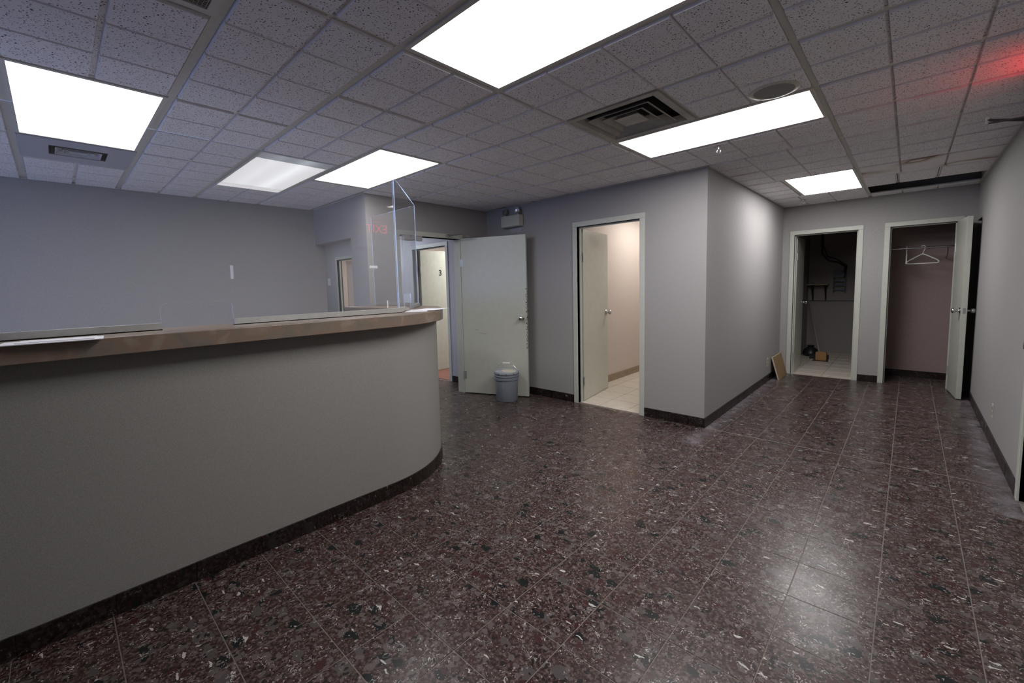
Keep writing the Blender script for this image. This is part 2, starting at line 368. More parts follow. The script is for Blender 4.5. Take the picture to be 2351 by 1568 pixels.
# ================================================================== SETTING
XL, XR, YF, XH, YH = -5.56, .54, -3.0, -4.26, 4.05       # left wall, right wall, front wall, hall-door wall, hall far wall
YR, XC, YB = 4.215, -1.372, 7.46                          # restroom wall, corridor wall, back wall
DH_ = 2.045                                               # door head
struct('wall_left', wall('y', YF, 2.50, XL-.1, XL), M['wall'], 'grey vinyl wall behind the reception counter', 'wall')
struct('wall_hall', wall('y', 2.39, YR, XH-.1, XH, [(2.80, 3.70, 0, 2.03)], mb=wall('x', XL, XH-.1, 2.39, 2.50, [(XL, -4.62, 0, 2.0)])), M['wall'], 'grey wall with corner column and hallway doorway', 'wall')
struct('wall_restroom', wall('x', XH-.1, XC, YR, YR+.1, [(-2.79, -2.025, 0, 2.06)]), M['wall'], 'grey vinyl wall around the lit restroom doorway', 'wall')
struct('wall_corridor', wall('y', YR+.1, YB, XC-.1, XC), M['wall'], 'grey wall along the left of the corridor', 'wall')
struct('wall_back', wall('x', XC-.1, XR+.1, YB, YB+.1, [(-1.228, -.522, 0, 2.03), (-.205, .385, 0, 2.03)]), M['wall'], 'grey wall at the corridor end with two doorways', 'wall')
struct('wall_right', wall('y', YF, YB, XR, XR+.1, [(3.05, 4.0, 0, 2.06), (7.03, 7.45, 0, 2.02)]), M['wall'], 'grey wall along the right of the corridor', 'wall')
struct('wall_front', wall('x', XL-.1, XR+.1, YF-.1, YF, [(-5.2, -2.9, .45, 2.25)]), M['wood_base'], 'unseen wall behind the photographer, darkened to cut bounce light', 'wall')  # unseen wall, finish kept dark to cut bounce light
struct('wall_hall_far', wall('x', -9.6, XH-.1, YH, YH+.1, [(-5.80, -4.97, 0, 2.03), (-8.46, -7.64, 0, 2.03)]), M['hall_wall'], 'pale lilac hallway wall with two open doors', 'wall')
struct('wall_hall_near', wall('x', -9.6, XL-.1, 2.40, 2.50, mb=wall('y', 2.50, YH, -9.7, -9.6)), M['hall_wall'], 'pale hallway wall out of sight beyond the reception', 'wall')
struct('wall_exam_rooms', wall('x', -9.6, -3.3, 6.6, 6.7, mb=wall('y', YH+.1, 6.6, -9.7, -9.6, mb=wall('y', YH+.1, 6.6, -7.05, -6.95, mb=wall('y', YR+.1, 6.6, -3.4, -3.3)))), M['warm_wall'], 'cream walls of the rooms off the hallway', 'wall')
struct('wall_restroom_inner', wall('y', YR+.1, 7.46, -3.17, -3.07, mb=wall('x', -3.07, XC-.1, 7.36, 7.46, mb=wall('y', YR+.1, 7.36, XC-.12, XC-.1))), M['warm_wall'], 'warm cream walls inside the restroom', 'wall')
struct('wall_storeroom', wall('y', YB+.1, 10.1, -1.50, -1.40, mb=wall('x', -1.40, -.42, 10.0, 10.1, mb=wall('y', YB+.1, 10.1, -.42, -.37))), M['dark_wall'], 'dim walls of the unlit storeroom', 'wall')
struct('wall_closet', wall('y', YB+.1, 8.16, -.37, -.32, mb=wall('x', -.37, .60, 8.16, 8.26, mb=wall('y', YB+.1, 8.16, .50, .60))), M['closet_wall_shaded'], 'dusky pink walls inside the coat closet, darkened for header shade', 'wall')
struct('wall_dark_passage', wall('y', 6.4, 8.1, 1.9, 2.0, mb=wall('x', .64, 1.9, 6.3, 6.4, mb=wall('x', .64, 1.9, 8.0, 8.1))), M['plenum'], 'unlit passage walls behind the open closet door, darkness painted black', 'wall')  # near-black colour stands in for darkness in the passage

# floors
slab = MB().box(-9.8, 2.1, YF-.1, 10.2, -.12, -.0015)
floor = struct('floor', slab, M['grout'], 'dark marble-chip tiled floor', 'floor')
struct('floor_restroom', MB().box(-3.07, XC-.12, YR+.03, 7.36, -.0014, .001), M['beige_grout'], 'cream tiled restroom floor', 'floor')
struct('floor_storeroom', MB().box(-1.40, -.42, YB+.03, 10.0, -.0014, .001), M['beige_grout'], 'pale tiled storeroom floor', 'floor')
struct('floor_carpet', MB().box(-9.6, XH-.1, YH+.02, 6.6, -.0014, .006).box(XH-.1, -3.4, YR+.1, 6.6, -.0014, .006), M['carpet'], 'rusty red carpet inside the numbered rooms', 'floor')
M['vinyl'] = mottled('bounce_vinyl', (.66, .65, .64), (.72, .71, .70), .45, 30, .02)
struct('floor_bounce', MB().box(XL, -2.60, YF, 1.40, -.001, .002).box(XL, -3.0, 1.40, 2.05, -.001, .002), M['vinyl'], 'pale vinyl floor added unseen behind the counter to bounce light', 'floor')  # unseen pale floor added to bounce light onto the ceiling
# marble tiles
PX, PY, FX0, FY0 = .2935, .297, -.045, 1.257
def tile_shape(w, d, h, e=.0012):
    m = MB(); m.frustum((-w/2, w/2, -d/2, d/2), -h, (-w/2+e, w/2-e, -d/2+e, d/2-e), 0); return m
full = tile_shape(PX-.0024, PY-.0024, .004).mesh('floor_tile', M['floor'])
def clip_cell(x0, x1, y0, y1, regions):
    for a, b, c, d in regions:
        X0, X1, Y0, Y1 = max(x0, a), min(x1, b), max(y0, c), min(y1, d)
        if X1-X0 > .02 and Y1-Y0 > .02: yield X0, X1, Y0, Y1
regions = [(XH, XR, YF, YR), (XC, XR, YR, YB), (-9.6, XH, 2.5, YH), (XL, XH, YF, 2.39), (-.32, .5, YB, 8.16), (-4.34, XH, 2.80, 3.70), (.54, 1.9, 6.4, 8.0)]
cells = []
for i in range(-34, 8):
    for j in range(-16, 24):
        x0, y0 = FX0+PX*i, FY0+PY*j
        for c in clip_cell(x0, x0+PX, y0, y0+PY, regions):
            cells.append(c)
def under_counter(x, y):
    if y < 1.45: return -2.9 < x < -2.52
    return math.hypot((x+3.33)/.80, (y-1.5)/.80) < 1 and x > -4.3
def view_area(c):
    x0, x1, y0, y1 = c; ps = [project((x, y, 0)) for x, y in ((x0, y0), (x1, y0), (x1, y1), (x0, y1))]
    if any(p is None for p in ps): return 0
    cx, cy = sum(p[0] for p in ps)/4, sum(p[1] for p in ps)/4
    if not (-60 < cx < WPX+60 and -60 < cy < HPX+80): return 0
    mx, my = (x0+x1)/2, (y0+y1)/2
    if mx < -2.5 and my < 1.5 or under_counter(mx, my) or (mx < -2.9 and my < 2.4): return 0
    if y0 > YR-.01 and x1 < XC+.01: return 0
    return abs(sum(ps[k][0]*ps[(k+1) % 4][1]-ps[(k+1) % 4][0]*ps[k][1] for k in range(4)))/2
cells.sort(key=view_area, reverse=True)
rest = MB()
for k, (x0, x1, y0, y1) in enumerate(cells):
    whole = x1-x0 > PX-.001 and y1-y0 > PY-.001
    if k < 292:
        if whole: o = bpy.data.objects.new('floor_tile', full)
        else: o = bpy.data.objects.new('floor_tile', tile_shape(x1-x0-.0024, y1-y0-.0024, .004).mesh('floor_tile_cut', M['floor']))
        C.objects.link(o); o.parent = floor; o.location = ((x0+x1)/2, (y0+y1)/2, random.uniform(-.0003, .0003))
    else:
        e = .0012; rest.frustum((x0+e, x1-e, y0+e, y1-e), -.004, (x0+e+.001, x1-e-.001, y0+e+.001, y1-e-.001), 0)
tag(rest.build('distant_floor_tiles', M['floor'], floor), kind='stuff')
# cream tiles in the restroom and storeroom
def cream_tiles(parent, x0, x1, y0, y1, ox, oy, p):
    q = p-.005; me = MB().frustum((-q/2, q/2, -q/2, q/2), 0, (-q/2+.002, q/2-.002, -q/2+.002, q/2-.002), .004).mesh('floor_tile_cream', M['beige_tile'])
    i0, j0 = math.floor((x0-ox)/p), math.floor((y0-oy)/p)
    for i in range(i0, i0+20):
        for j in range(j0, j0+20):
            for X0, X1, Y0, Y1 in clip_cell(ox+i*p, ox+(i+1)*p, oy+j*p, oy+(j+1)*p, [(x0, x1, y0, y1)]):
                if X1-X0 > p-.001 and Y1-Y0 > p-.001: mm = me
                else: mm = MB().box(-(X1-X0)/2+.0025, (X1-X0)/2-.0025, -(Y1-Y0)/2+.0025, (Y1-Y0)/2-.0025, 0, .004).mesh('floor_tile_cream_cut', M['beige_tile'])
                o = bpy.data.objects.new('floor_tile', mm); C.objects.link(o); o.parent = parent; o.location = ((X0+X1)/2, (Y0+Y1)/2, .0005)
cream_tiles(bpy.data.objects['floor_restroom'], -3.07, -1.9, YR+.03, 6.9, -2.545, 4.585, .335)
cream_tiles(bpy.data.objects['floor_storeroom'], -1.40, -.42, YB+.03, 10.0, -1.2, 7.6, .335)

# ------------------------------------------------------------------ ceiling
ceiling = struct('ceiling', MB().box(-9.8, 2.1, YF-.1, 10.2, TOP, TOP+.1), M['plenum'], 'suspended ceiling of speckled acoustic tiles', 'ceiling')
XT = [XL, -5.295, -4.075, -2.855, -1.635, -.415, XR]
Y0T = 2.9564
rows = []
j = -8
while Y0T+.61*j < YB:
    rows.append((j, max(Y0T+.61*j, -1.924), min(Y0T+.61*(j+1), YB))); j += 1
_tile_cache = {}
def ceiling_tile(x0, x1, y0, y1, mat='tile', grooves=True, dz=0):
    w, d = x1-x0, y1-y0
    left_cut = round(x0, 3)
    key = (round(w, 3), round(d, 3), mat, grooves)
    if key not in _tile_cache:
        m = MB(); m.box(.003, w-.003, .003, d-.003, .0165, .027)
        gx, gy = .016, .022
        xs = [gx]; 
        nx = max(1, round(w/.305)) if grooves else 1
        if abs(w/nx-.305) > .03: nx = max(1, math.floor(w/.305+.15))
        xe = [0]+[.305*k for k in range(1, nx)]+[w]
        ny = max(1, round(d/.305)) if grooves else 1
        ye = [0]+[.305*k for k in range(1, ny)]+[d]
        for a, b in zip(xe[:-1], xe[1:]):
            for c, e in zip(ye[:-1], ye[1:]):
                A = a+(gx if a == 0 else .005); B = b-(gx if b == w else .005)
                Cc = c+(gy if c == 0 else .009); E = e-(gy if e == d else .009)
                if B-A < .02 or E-Cc < .02: continue
                m.frustum((A+.003, B-.003, Cc+.004, E-.004), 0, (A, B, Cc, E), .0170)
        me = m.mesh('ceiling_tile', M[mat]); bm = bmesh.new(); bm.from_mesh(me); bmesh.ops.recalc_face_normals(bm, faces=bm.faces); bm.to_mesh(me); bm.free()
        _tile_cache[key] = me
    o = bpy.data.objects.new('ceiling_tile', _tile_cache[key]); C.objects.link(o); o.parent = ceiling; o.location = (x0, y0, H+dz)
    return o
def bar(x0, x1, y0, y1, dz=0):
    return MB().box(x0, x1, y0, y1, H+.0115+dz, H+.0162).build('ceiling_bar', M['bar'], ceiling)
# cells taken by fittings, per row index: list of (x0, x1)
taken = {-3: [(-1.635, -.415), (-4.685, -3.465)], 0: [(-1.635, -.415)], -5: [(-4.075, -2.855), (-4.685, -4.075), (-1.94, -1.33)], -2: [(-4.075, -2.855)],
         -1: [(-1.635, -1.025)], 4: [(-1.025, -.415)], 5: [(-1.025, -.415)]}
for j, y0, y1 in rows:
    # blocks of X where the room exists in this row
    spans = [(XL, XR)] if y1 <= 2.40 else ([(XH, XR)] if y1 <= YR+.01 else [(XC, XR)])
    if y0 < YR < y1: spans = [(XC, XR)]
    if y0 < 2.39 < y1: spans = [(XH, XR)]
    bl = set(XT)
    if j == -3: bl = (bl - {-4.075, -2.855}) | {-4.685, -3.465, -2.245}
    tk = taken.get(j, [])
    for a, b in tk: bl |= {a, b}
    if j == -5: bl -= {-1.635}
    bl = sorted(bl)
    for s0, s1 in spans:
        xs = [s0]+[x for x in bl if s0+.05 < x < s1-.05]+[s1]
        for a, b in zip(xs[:-1], xs[1:]):
            if any(t0-.01 < a and b < t1+.01 for t0, t1 in tk): continue
            yy = y1
            if j == 6 and a > -.43: continue                                # the missing row at the corridor end
            if j == 4 and a > -.43: ceiling_tile(a, b, y0, yy, 'tile_plain', False); continue
            if j == 5 and a > -.43:
                for p, q in ((-.415, -.14), (-.14, .165), (.165, XR)): ceiling_tile(p, q, y0, yy-.02, 'tile', False, -.004 if p < 0 else -.001)
                continue
            ceiling_tile(a, b, y0, yy)
        for x in xs[1:-1]:
            wide = .0115 if abs(x+.415) > .01 else .0135
            bar(x-wide, x+wide, y0+.0185, y1-.0185, .0006)
        bar(s0, s1, y0-.018, y0+.018)
    if y0 < 2.39 < y1:      # strip in front of the column
        for a, b in ((XL, -5.295), (-5.295, XH)): ceiling_tile(a, b, y0, 2.39)
        bar(XL, XH, y0-.018, y0+.018)
    if y0 < YR < y1:        # strip in front of the restroom wall
        for a, b in ((XH, -2.855), (-2.855, -1.635), (-1.635, XC)): ceiling_tile(a, b, y0, YR)
        bar(XH, XC, y0-.018, y0+.018)
        for x in (-2.855, -1.635): bar(x-.0115, x+.0115, y0+.0185, YR, .0006)
edge = MB()
for a in ((XL, XL+.02, -1.9, 2.39), (XL, XH, 2.37, 2.39), (XH, XH+.02, 2.39, YR), (XH, XC, YR-.02, YR), (XC, XC+.02, YR, YB), (XC, XR, YB-.02, YB), (XR-.02, XR, -1.9, YB)): edge.box(*a, H+.004, H+.009)
tag(edge.build('ceiling_edge_trim', M['bar'], ceiling))
struct('ceiling_front', MB().box(XL, XR, YF, -1.924, H, H+.03), M['tile_plain'], 'ceiling over the front of the room', 'ceiling')
struct('ceiling_hall', MB().box(-9.6, XH-.1, 2.5, YH, H, H+.03), M['tile_plain'], 'ceiling over the hallway', 'ceiling')
struct('ceiling_rooms', MB().box(-9.6, -3.3, YH+.1, 6.6, H, H+.03).box(-3.07, XC-.12, YR+.1, 7.36, H, H+.03).box(-1.4, -.42, YB+.1, 10, H, H+.03).box(-.32, .5, YB+.1, 8.16, H, H+.03).box(.64, 1.9, 6.4, 8, H, H+.03), M['tile_plain'], 'ceilings of the side rooms', 'ceiling')

# ------------------------------------------------------------------ baseboards (dark tile pieces)
BH = .092
def baseboard(name, axis, a0, a1, t, sign, label, step=PX, phase=0.0, gaps=()):
    root = empty(name, (a0, t, 0) if axis == 'x' else (t, a0, 0), label, 'baseboard', kind='structure')
    cuts = [a0]; k = a0+phase if phase > .02 else a0+step
    while k < a1-.02: cuts.append(k); k += step
    cuts.append(a1)
    for p, q in zip(cuts[:-1], cuts[1:]):
        if any(g0 < (p+q)/2 < g1 for g0, g1 in gaps): continue
        th = .010+random.uniform(-.001, .001); m = MB()
        if axis == 'x': m.box(p+.001, q-.001, t, t+sign*th, 0, BH+random.uniform(-.001, .001))
        else: m.box(t, t+sign*th, p+.001, q-.001, 0, BH+random.uniform(-.001, .001))
        m.build('base_tile', M['base'], root)
    return root
baseboard('baseboard_restroom_left', 'x', XH, -2.845, YR, -1, 'dark marble skirting between hallway door and restroom', phase=.2)
baseboard('baseboard_restroom_right', 'x', -1.97, XC+.010, YR, -1, 'dark marble skirting between restroom door and corridor corner', phase=.16)
baseboard('baseboard_corridor', 'y', YR-.01, YB, XC, 1, 'dark marble skirting along the left corridor wall', phase=.25)
baseboard('baseboard_back', 'x', -.467, -.26, YB, -1, 'dark marble skirting between the storeroom and closet doors', step=.15)
baseboard('baseboard_right', 'y', 4.056, 7.03, XR, -1, 'dark marble skirting along the right corridor wall', phase=.1)
baseboard('baseboard_closet', 'x', -.32, .5, 8.16, -1, 'dark marble skirting inside the coat closet', phase=.2)
baseboard('baseboard_hall_wall', 'y', 2.39, 2.745, XH, 1, 'dark marble skirting on the column by the counter')
baseboard('baseboard_hall', 'x', -4.91, XH-.1, YH, -1, 'dark marble skirting in the hallway beside door three', phase=.2)
tag(MB().box(-3.07, -3.058, YR+.1, 7.36, 0, .10).box(-3.07, -3.052, YR+.1, 7.36, .0, .055).build('baseboard_restroom_inner', M['wood_base']), 'brown wood baseboard inside the restroom', 'baseboard', kind='structure')
tag(MB().box(-1.40, -.42, 9.988, 10.0, 0, .10).box(-1.40, -1.388, YB+.1, 10, 0, .10).build('baseboard_storeroom', M['dark_wall']), 'grey cove base in the storeroom', 'baseboard', kind='structure')
tag(MB().box(-1.40, -.42, 9.992, 10.0, .972, .984).build('trim_1', M['dark_metal']), 'thin dark rail across the storeroom back wall', 'trim', kind='structure')

# ------------------------------------------------------------------ window behind the photographer (source of the blue daylight)
win = empty('window_1', (-4.05, YF, .45), 'wide front window behind the photographer', 'window', kind='structure')
fm = MB()
for a in ((-5.2, -5.14, .45, 2.25), (-2.96, -2.9, .45, 2.25), (-5.2, -2.9, .45, .51), (-5.2, -2.9, 2.19, 2.25), (-4.08, -4.02, .51, 2.19)): fm.box(a[0], a[1], YF-.08, YF-.02, a[2], a[3])
fm.build('window_frame', M['aluminium'], win)
for a, b in ((-5.14, -4.08), (-4.02, -2.96)): MB().box(a, b, YF-.054, YF-.048, .51, 2.19).build('pane', M['glass'], win)

# ------------------------------------------------------------------ doors
def knob(parent, x, z, side, y=0, mat=None):
    s = side
    prof = [(.001, 0), (.034, 0), (.034, .004), (.030, .009), (.014, .012), (.011, .018), (.011, .030), (.020, .034), (.028, .044), (.0295, .054), (.027, .064), (.019, .071), (.001, .073)]
    m = MB(); m.lathe([(r, s*h) for r, h in prof], (x, y, z), 'y', 20, cap=False)
    return m.build('knob', mat or M['knob'], parent, world=False, smooth=True)
def door(name, loc, rz, w, h, t, label, cw=.055, stop=True, mat='trim'):
    root = empty(name, loc, label, 'door', kind='structure', rz=rz)
    p = .012
    for nm, b in (('frame_jamb', (-cw, 0)), ('frame_jamb', (w, w+cw))):
        m = MB(); m.box(b[0], b[1], -p, t+p, 0, h)
        if stop: m.box(*((-.001, .014) if b[0] < 0 else (w-.014, w+.001)), t*.42, t*.42+.035, 0, h)
        m.build(nm, M[mat], root, world=False, bevel=.003)
    m = MB(); m.box(-cw, w+cw, -p, t+p, h, h+cw)
    if stop: m.box(0, w, t*.42, t*.42+.035, h-.014, h+.001)
    m.build('frame_head', M[mat], root, world=False, bevel=.003)
    return root
def leaf(root, hx, hy, ang, w, h, mat='door', knobs=(-1, 1), kz=1.0, flip=False, hinges=True):
    lf = MB().box(0, w, 0, .044, .010, h).build('door_leaf', M[mat], root, world=False, bevel=.0015)
    lf.location = (hx, hy, 0); lf.rotation_euler = (0, 0, ang)
    for s in knobs: knob(lf, w-.065, kz, s, 0 if s < 0 else .044)
    if knobs: MB().box(w-.0002, w+.0012, .010, .034, kz-.03, kz+.03).build('latch_plate', M['knob'], lf, world=False)
    if hinges:
        for z in (.25, 1.72): MB().lathe([(.008, z-.05), (.008, z+.05)], (-.006, -.004, 0), 'z', 10).box(-.004, .03, -.002, .0, z-.05, z+.05).build('hinge', M['aluminium'], lf, world=False)
    return lf
d1 = door('door_1', (XH, 2.80, 0), PI/2, .90, 2.03, .1, 'pale green door swung open beside the hallway doorway', stop=False)
l1 = leaf(d1, .905, -.020, math.radians(-67.2), .885, 2.035, 'worn_door', kz=1.005)
# closer arm and bracket on the head of door_1
m = MB(); m.box(.67, .72, -.05, -.012, 2.045, 2.075); m.tube([(.70, -.05, 2.062), (.80, -.26, 2.062), (.915, -.17, 2.05)], .008, 6); m.build('closer_arm', M['knob'], d1, world=False, smooth=True)
MB().box(.02, .28, -.06, -.012, 1.965, 2.02).build('closer_body', M['aluminium'], d1, world=False, bevel=.004)

d2 = door('door_2', (-2.79, YR, 0), 0, .765, 2.06, .1, 'pale green restroom door opened inward')
leaf(d2, .014, .104, math.radians(98.6), .775, 2.045, kz=1.03)
d3 = door('door_3', (-1.228, YB, 0), 0, .706, 2.03, .1, 'pale door of the dark storeroom opened inward')
leaf(d3, .020, .125, math.radians(91.5), .70, 2.02, kz=1.03)
d4 = door('door_4', (-.205, YB, 0), 0, .59, 2.03, .1, 'narrow pale closet door opened into the corridor')
leaf(d4, .585, -.014, math.radians(-85), .53, 2.03, kz=1.0)
d5 = door('door_5', (-5.80, YH, 0), 0, .83, 2.03, .1, 'cream hallway door marked three, opened inward')
l5 = leaf(d5, .03, .12, math.radians(90), .80, 2.025, kz=1.0)
d6 = door('door_6', (-8.46, YH, 0), 0, .82, 2.03, .1, 'far hallway door opened into a cream room')
leaf(d6, .14, .14, math.radians(80), .78, 2.02, 'warm_wall', kz=1.0)
d7 = door('door_7', (XR, 4.0, 0), -PI/2, .95, 2.06, .1, 'pale entrance door at the right edge of the picture')
l7 = MB().box(.012, .938, .03, .074, .01, 2.045).build('door_leaf', M['door'], d7, world=False, bevel=.0015); knob(l7, .09, .975, -1, .03)
# closer arm sticking out above the entrance door
m = MB(); m.box(.60, .90, -.03, .03, 1.98, 2.04); m.build('closer_body', M['dark_metal'], d7, world=False, bevel=.004)
m = MB(); m.tube([(.86, 0, 2.05), (.70, -.29, 2.165)], .007, 6); m.tube([(.70, -.29, 2.150), (.93, -.01, 2.09)], .005, 6); m.build('closer_arm', M['dark_metal'], d7, world=False, smooth=True)
MB().box(.694, .706, -.298, -.286, 2.146, 2.180).build('closer_joint', M['aluminium'], d7, world=False)
# number on the hallway door
def text_mesh(name, body, size, depth, mat, parent, M4, world=False):
    cu = bpy.data.curves.new(name, 'FONT'); cu.body = body; cu.size = size; cu.extrude = depth; cu.align_x = 'CENTER'; cu.align_y = 'CENTER'
    if name == 'number': cu.offset = size*.018
    tmp = bpy.data.objects.new('tmp', cu); C.objects.link(tmp); dg = bpy.context.evaluated_depsgraph_get(); dg.update()
    me = bpy.data.meshes.new_from_object(tmp.evaluated_get(dg)); bpy.data.objects.remove(tmp)
    me.transform(M4); me.materials.clear(); me.materials.append(mat); me.name = name
    o = bpy.data.objects.new(name, me); C.objects.link(o); o.parent = parent; return o
n3 = text_mesh('number', '3', .135, .001, M['black'], l5, Matrix.Translation((.40, -.0015, 1.66)) @ Matrix.Rotation(PI/2, 4, 'X'))
n3['label'] = 'black numeral 3'

# ------------------------------------------------------------------ reception counter
ZC, TC = 1.235, .075
def outline(cy, rx, ry, cut, end, y_start=-1.6, x_end=-4.258, n=22):
    """straight front, elliptical corner up to angle cut, then a flatter run into the return that meets the column"""
    pts = [(-3.33+rx, y_start+(cy-y_start)*k/8) for k in range(8)]
    pts += [(-3.33+rx*math.cos(a), cy+ry*math.sin(a)) for a in [cut*k/n for k in range(n+1)]]
    p, d = Vector(pts[-1]), (Vector(pts[-1])-Vector(pts[-2])).normalized()
    if end is not None:
        e = Vector((end[0], end[1])); c = p+d*(e.y-p.y)/max(d.y, 1e-6)
        pts += [tuple((1-t)**2*p+2*t*(1-t)*c+t*t*e) for t in [k/10 for k in range(1, 11)]]
    pts += [(x_end, pts[-1][1])]
    return pts
wo = outline(1.5, .85, .84, math.radians(57), (-3.30, 2.43)); wi = outline(1.5, .75, .74, PI/2, None)
counter = empty('reception_counter', (-2.9, .5, 0), 'curved grey reception counter front with dark marble skirting', 'counter')
body = MB(); body.prism(wo+wi[::-1], 0, ZC-TC); body.build('front_panel', M['counter_vinyl'], counter, smooth=True)
# skirting tiles following the curve
path = [Vector(p) for p in wo]; acc = [0]
for p, q in zip(path[:-1], path[1:]): acc.append(acc[-1]+(q-p).length)
def at(s):
    for k in range(len(acc)-1):
        if s <= acc[k+1]+1e-9:
            t = (s-acc[k])/max(acc[k+1]-acc[k], 1e-9); p = path[k].lerp(path[k+1], t); d = (path[k+1]-path[k]).normalized(); return p, Vector((d.y, -d.x))
    return path[-1], Vector((0, 1))
s0 = .80-.003
while s0 < acc[-1]-.05:
    s = s0
    arc = path[0].y+s > 1.45
    L = .295 if not arc else .10
    s1 = min(s+L, acc[-1]); k = 3 if arc else 1; poly = []
    for i in range(k+1):
        p, nn = at(s+.0012+(s1-s-.0024)*i/k); poly.append(tuple(p+nn*.010))
    for i in range(k, -1, -1):
        p, nn = at(s+.0012+(s1-s-.0024)*i/k); poly.append(tuple(p-nn*.001))
    MB().prism(poly, 0, BH+random.uniform(-.001, .001)).build('base_tile', M['base'], counter)
    s0 = s1
to = outline(1.47, .96, .90, math.radians(52), (-3.30, 2.53)); ti = outline(1.47, .56, .62, PI/2, None)
top = MB().prism(to+ti[::-1], ZC-TC, ZC).build('counter_top', M['laminate'], smooth=True, bevel=.004)
tag(top, 'thick brown stone-look counter top curving to the column', 'counter top')
# acrylic guards
ZG = 2.19
def guard(name, a, b, cut, label, rails, z0=ZC+.004):
    a, b = Vector(a), Vector(b); L = (b-a).length; d = (b-a).normalized(); rz = math.atan2(d.y, d.x)
    root = empty(name, (a.x, a.y, ZC), label, 'screen', 'acrylic guards on the reception counter', rz=rz)
    t = .003; h = ZG-ZC; m = MB()
    r = .022
    if cut:
        c0, c1, ch = cut
        prof = [(0, .004), (c0, .004), (c0, ch-r), (c0+r*.3, ch-r*.3), (c0+r, ch), (c1-r, ch), (c1-r*.3, ch-r*.3), (c1, ch-r), (c1, .004), (L, .004), (L, h), (0, h)]
    else: prof = [(0, .004), (L, .004), (L, h), (0, h)]
    n = len(prof); m.v = [(x, -t, z) for x, z in prof]+[(x, t, z) for x, z in prof]
    if cut:      # split the notched face into quads so the fill stays clean
        L1 = [0, 1, 2, 3, 4]; m.face((0, 1, 2, 3, 4, 11)); m.face((4, 5, 10, 11)); m.face((5, 6, 7, 8, 9, 10))
        m.face((n+11, n+4, n+3, n+2, n+1, n)); m.face((n+11, n+10, n+5, n+4)); m.face((n+10, n+9, n+8, n+7, n+6, n+5))
    else: m.face((0, 1, 2, 3)); m.face((n+3, n+2, n+1, n))
    m.cur = 1
    for i in range(n): m.face((i, (i+1) % n, n+(i+1) % n, n+i))
    pane = m.build('pane', [M['acrylic'], M['acrylic_edge']], root, world=False)
    for p, q in rails: MB().box(p, q, -.014, -.0035, .0, .034).box(p, q, .0035, .014, 0, .034).box(p, q, -.014, .014, 0, .004).build('base_rail', M['aluminium'], root, world=False)
    return root, pane
gA, paneA = guard('acrylic_guard', (-2.63, -1.55), (-2.63, 1.69), (1.904, 2.212, .126), 'long clear acrylic guard along the counter front with a pass-through slot', [(0, 1.904), (2.212, 3.262)])
LB = math.hypot(.78, .73)
gB, _ = guard('acrylic_guard', (-2.648, 1.712), (-3.41, 2.42), (.235, .57, .13), 'short angled clear acrylic guard at the counter corner', [(0.02, .21), (.60, 1.05)])
gC, _ = guard('acrylic_guard', (-3.425, 2.432), (-4.256, 2.45), None, 'clear acrylic guard between the counter corner and the column', [(0, .80)])
for a in ((3.033, 3.092, .313, .331), (3.152, 3.160, .04, .092)): MB().box(a[0], a[1], -.0042, -.0031, a[2], a[3]).build('tape', M['paper'], paneA, world=False)

# papers on the counter
def paper(loc, rz, w, d, t, label):
    o = MB().box(-w/2, w/2, -d/2, d/2, 0, t).build('paper_sheet', M['paper']); o.location = loc; o.rotation_euler = (0, 0, rz); return tag(o, label, 'paper', 'papers on the counter top')
paper((-2.405, -.01, ZC), math.radians(86), .28, .16, .003, 'white sheet lying by the long front guard')
paper((-2.41, .0, ZC+.003), math.radians(83), .215, .11, .003, 'smaller white form on top of the sheet by the long guard')
paper((-2.68, 1.90, ZC), math.radians(136), .30, .15, .004, 'white booklet lying flat at the corner guard')
paper((-2.70, 2.02, ZC+.004), math.radians(118), .28, .20, .0025, 'loose white sheet overhanging the rounded counter end')

# ------------------------------------------------------------------ ceiling fittings
def fixture(x0, x1, y0, y1, lens, label, group='lit ceiling panels'):
    cx, cy = (x0+x1)/2, (y0+y1)/2
    root = empty('ceiling_light', (cx, cy, H), label, 'ceiling light', group)
    w, d = (x1-x0)/2, (y1-y0)/2; i, k = .012, .032
    f = MB()
    for a in ((-w+i, w-i, -d+i, -d+k), (-w+i, w-i, d-k, d-i), (-w+i, -w+k, -d+k, d-k), (w-k, w-i, -d+k, d-k)): f.box(*a, .003, .012)
    f.box(-w+.004, w-.004, -d+.004, d-.004, .013, .09)
    f.build('frame', M['bar'], root, world=False)
    MB().box(-w+k-.004, w-k+.004, -d+k-.004, d-k+.004, .006, .0115).build('diffuser', M[lens], root, world=False)
    return root
Yj = lambda j: Y0T+.61*j
fixture(-1.635, -.415, Yj(-3), Yj(-2), 'lens', 'bright ceiling panel at the top of the picture')
fixture(-1.635, -.415, Yj(0), Yj(1), 'lens', 'bright ceiling panel next to the square air diffuser')
fixture(-1.025, -.415, Yj(4), Yj(6), 'lens', 'bright ceiling panel at the corridor end')
fixture(-4.075, -2.855, Yj(-5), Yj(-4), 'lens_old', 'bright ceiling panel over the reception at the left edge')
fixture(-4.075, -2.855, Yj(-2), Yj(-1), 'lens_old', 'bright ceiling panel over the counter near the column')
fixture(-4.685, -3.465, Yj(-3), Yj(-2), 'dim', 'dim failing ceiling panel beside the lit one over the counter', 'failing ceiling panel')

def ring(m, w0, d0, z0, w1, d1, z1):
    b = len(m.v)
    for w, d, z in ((w0, d0, z0), (w1, d1, z1)): m.v += [(-w, -d, z), (w, -d, z), (w, d, z), (-w, d, z)]
    for k in range(4): m.face((b+k, b+(k+1) % 4, b+4+(k+1) % 4, b+4+k))
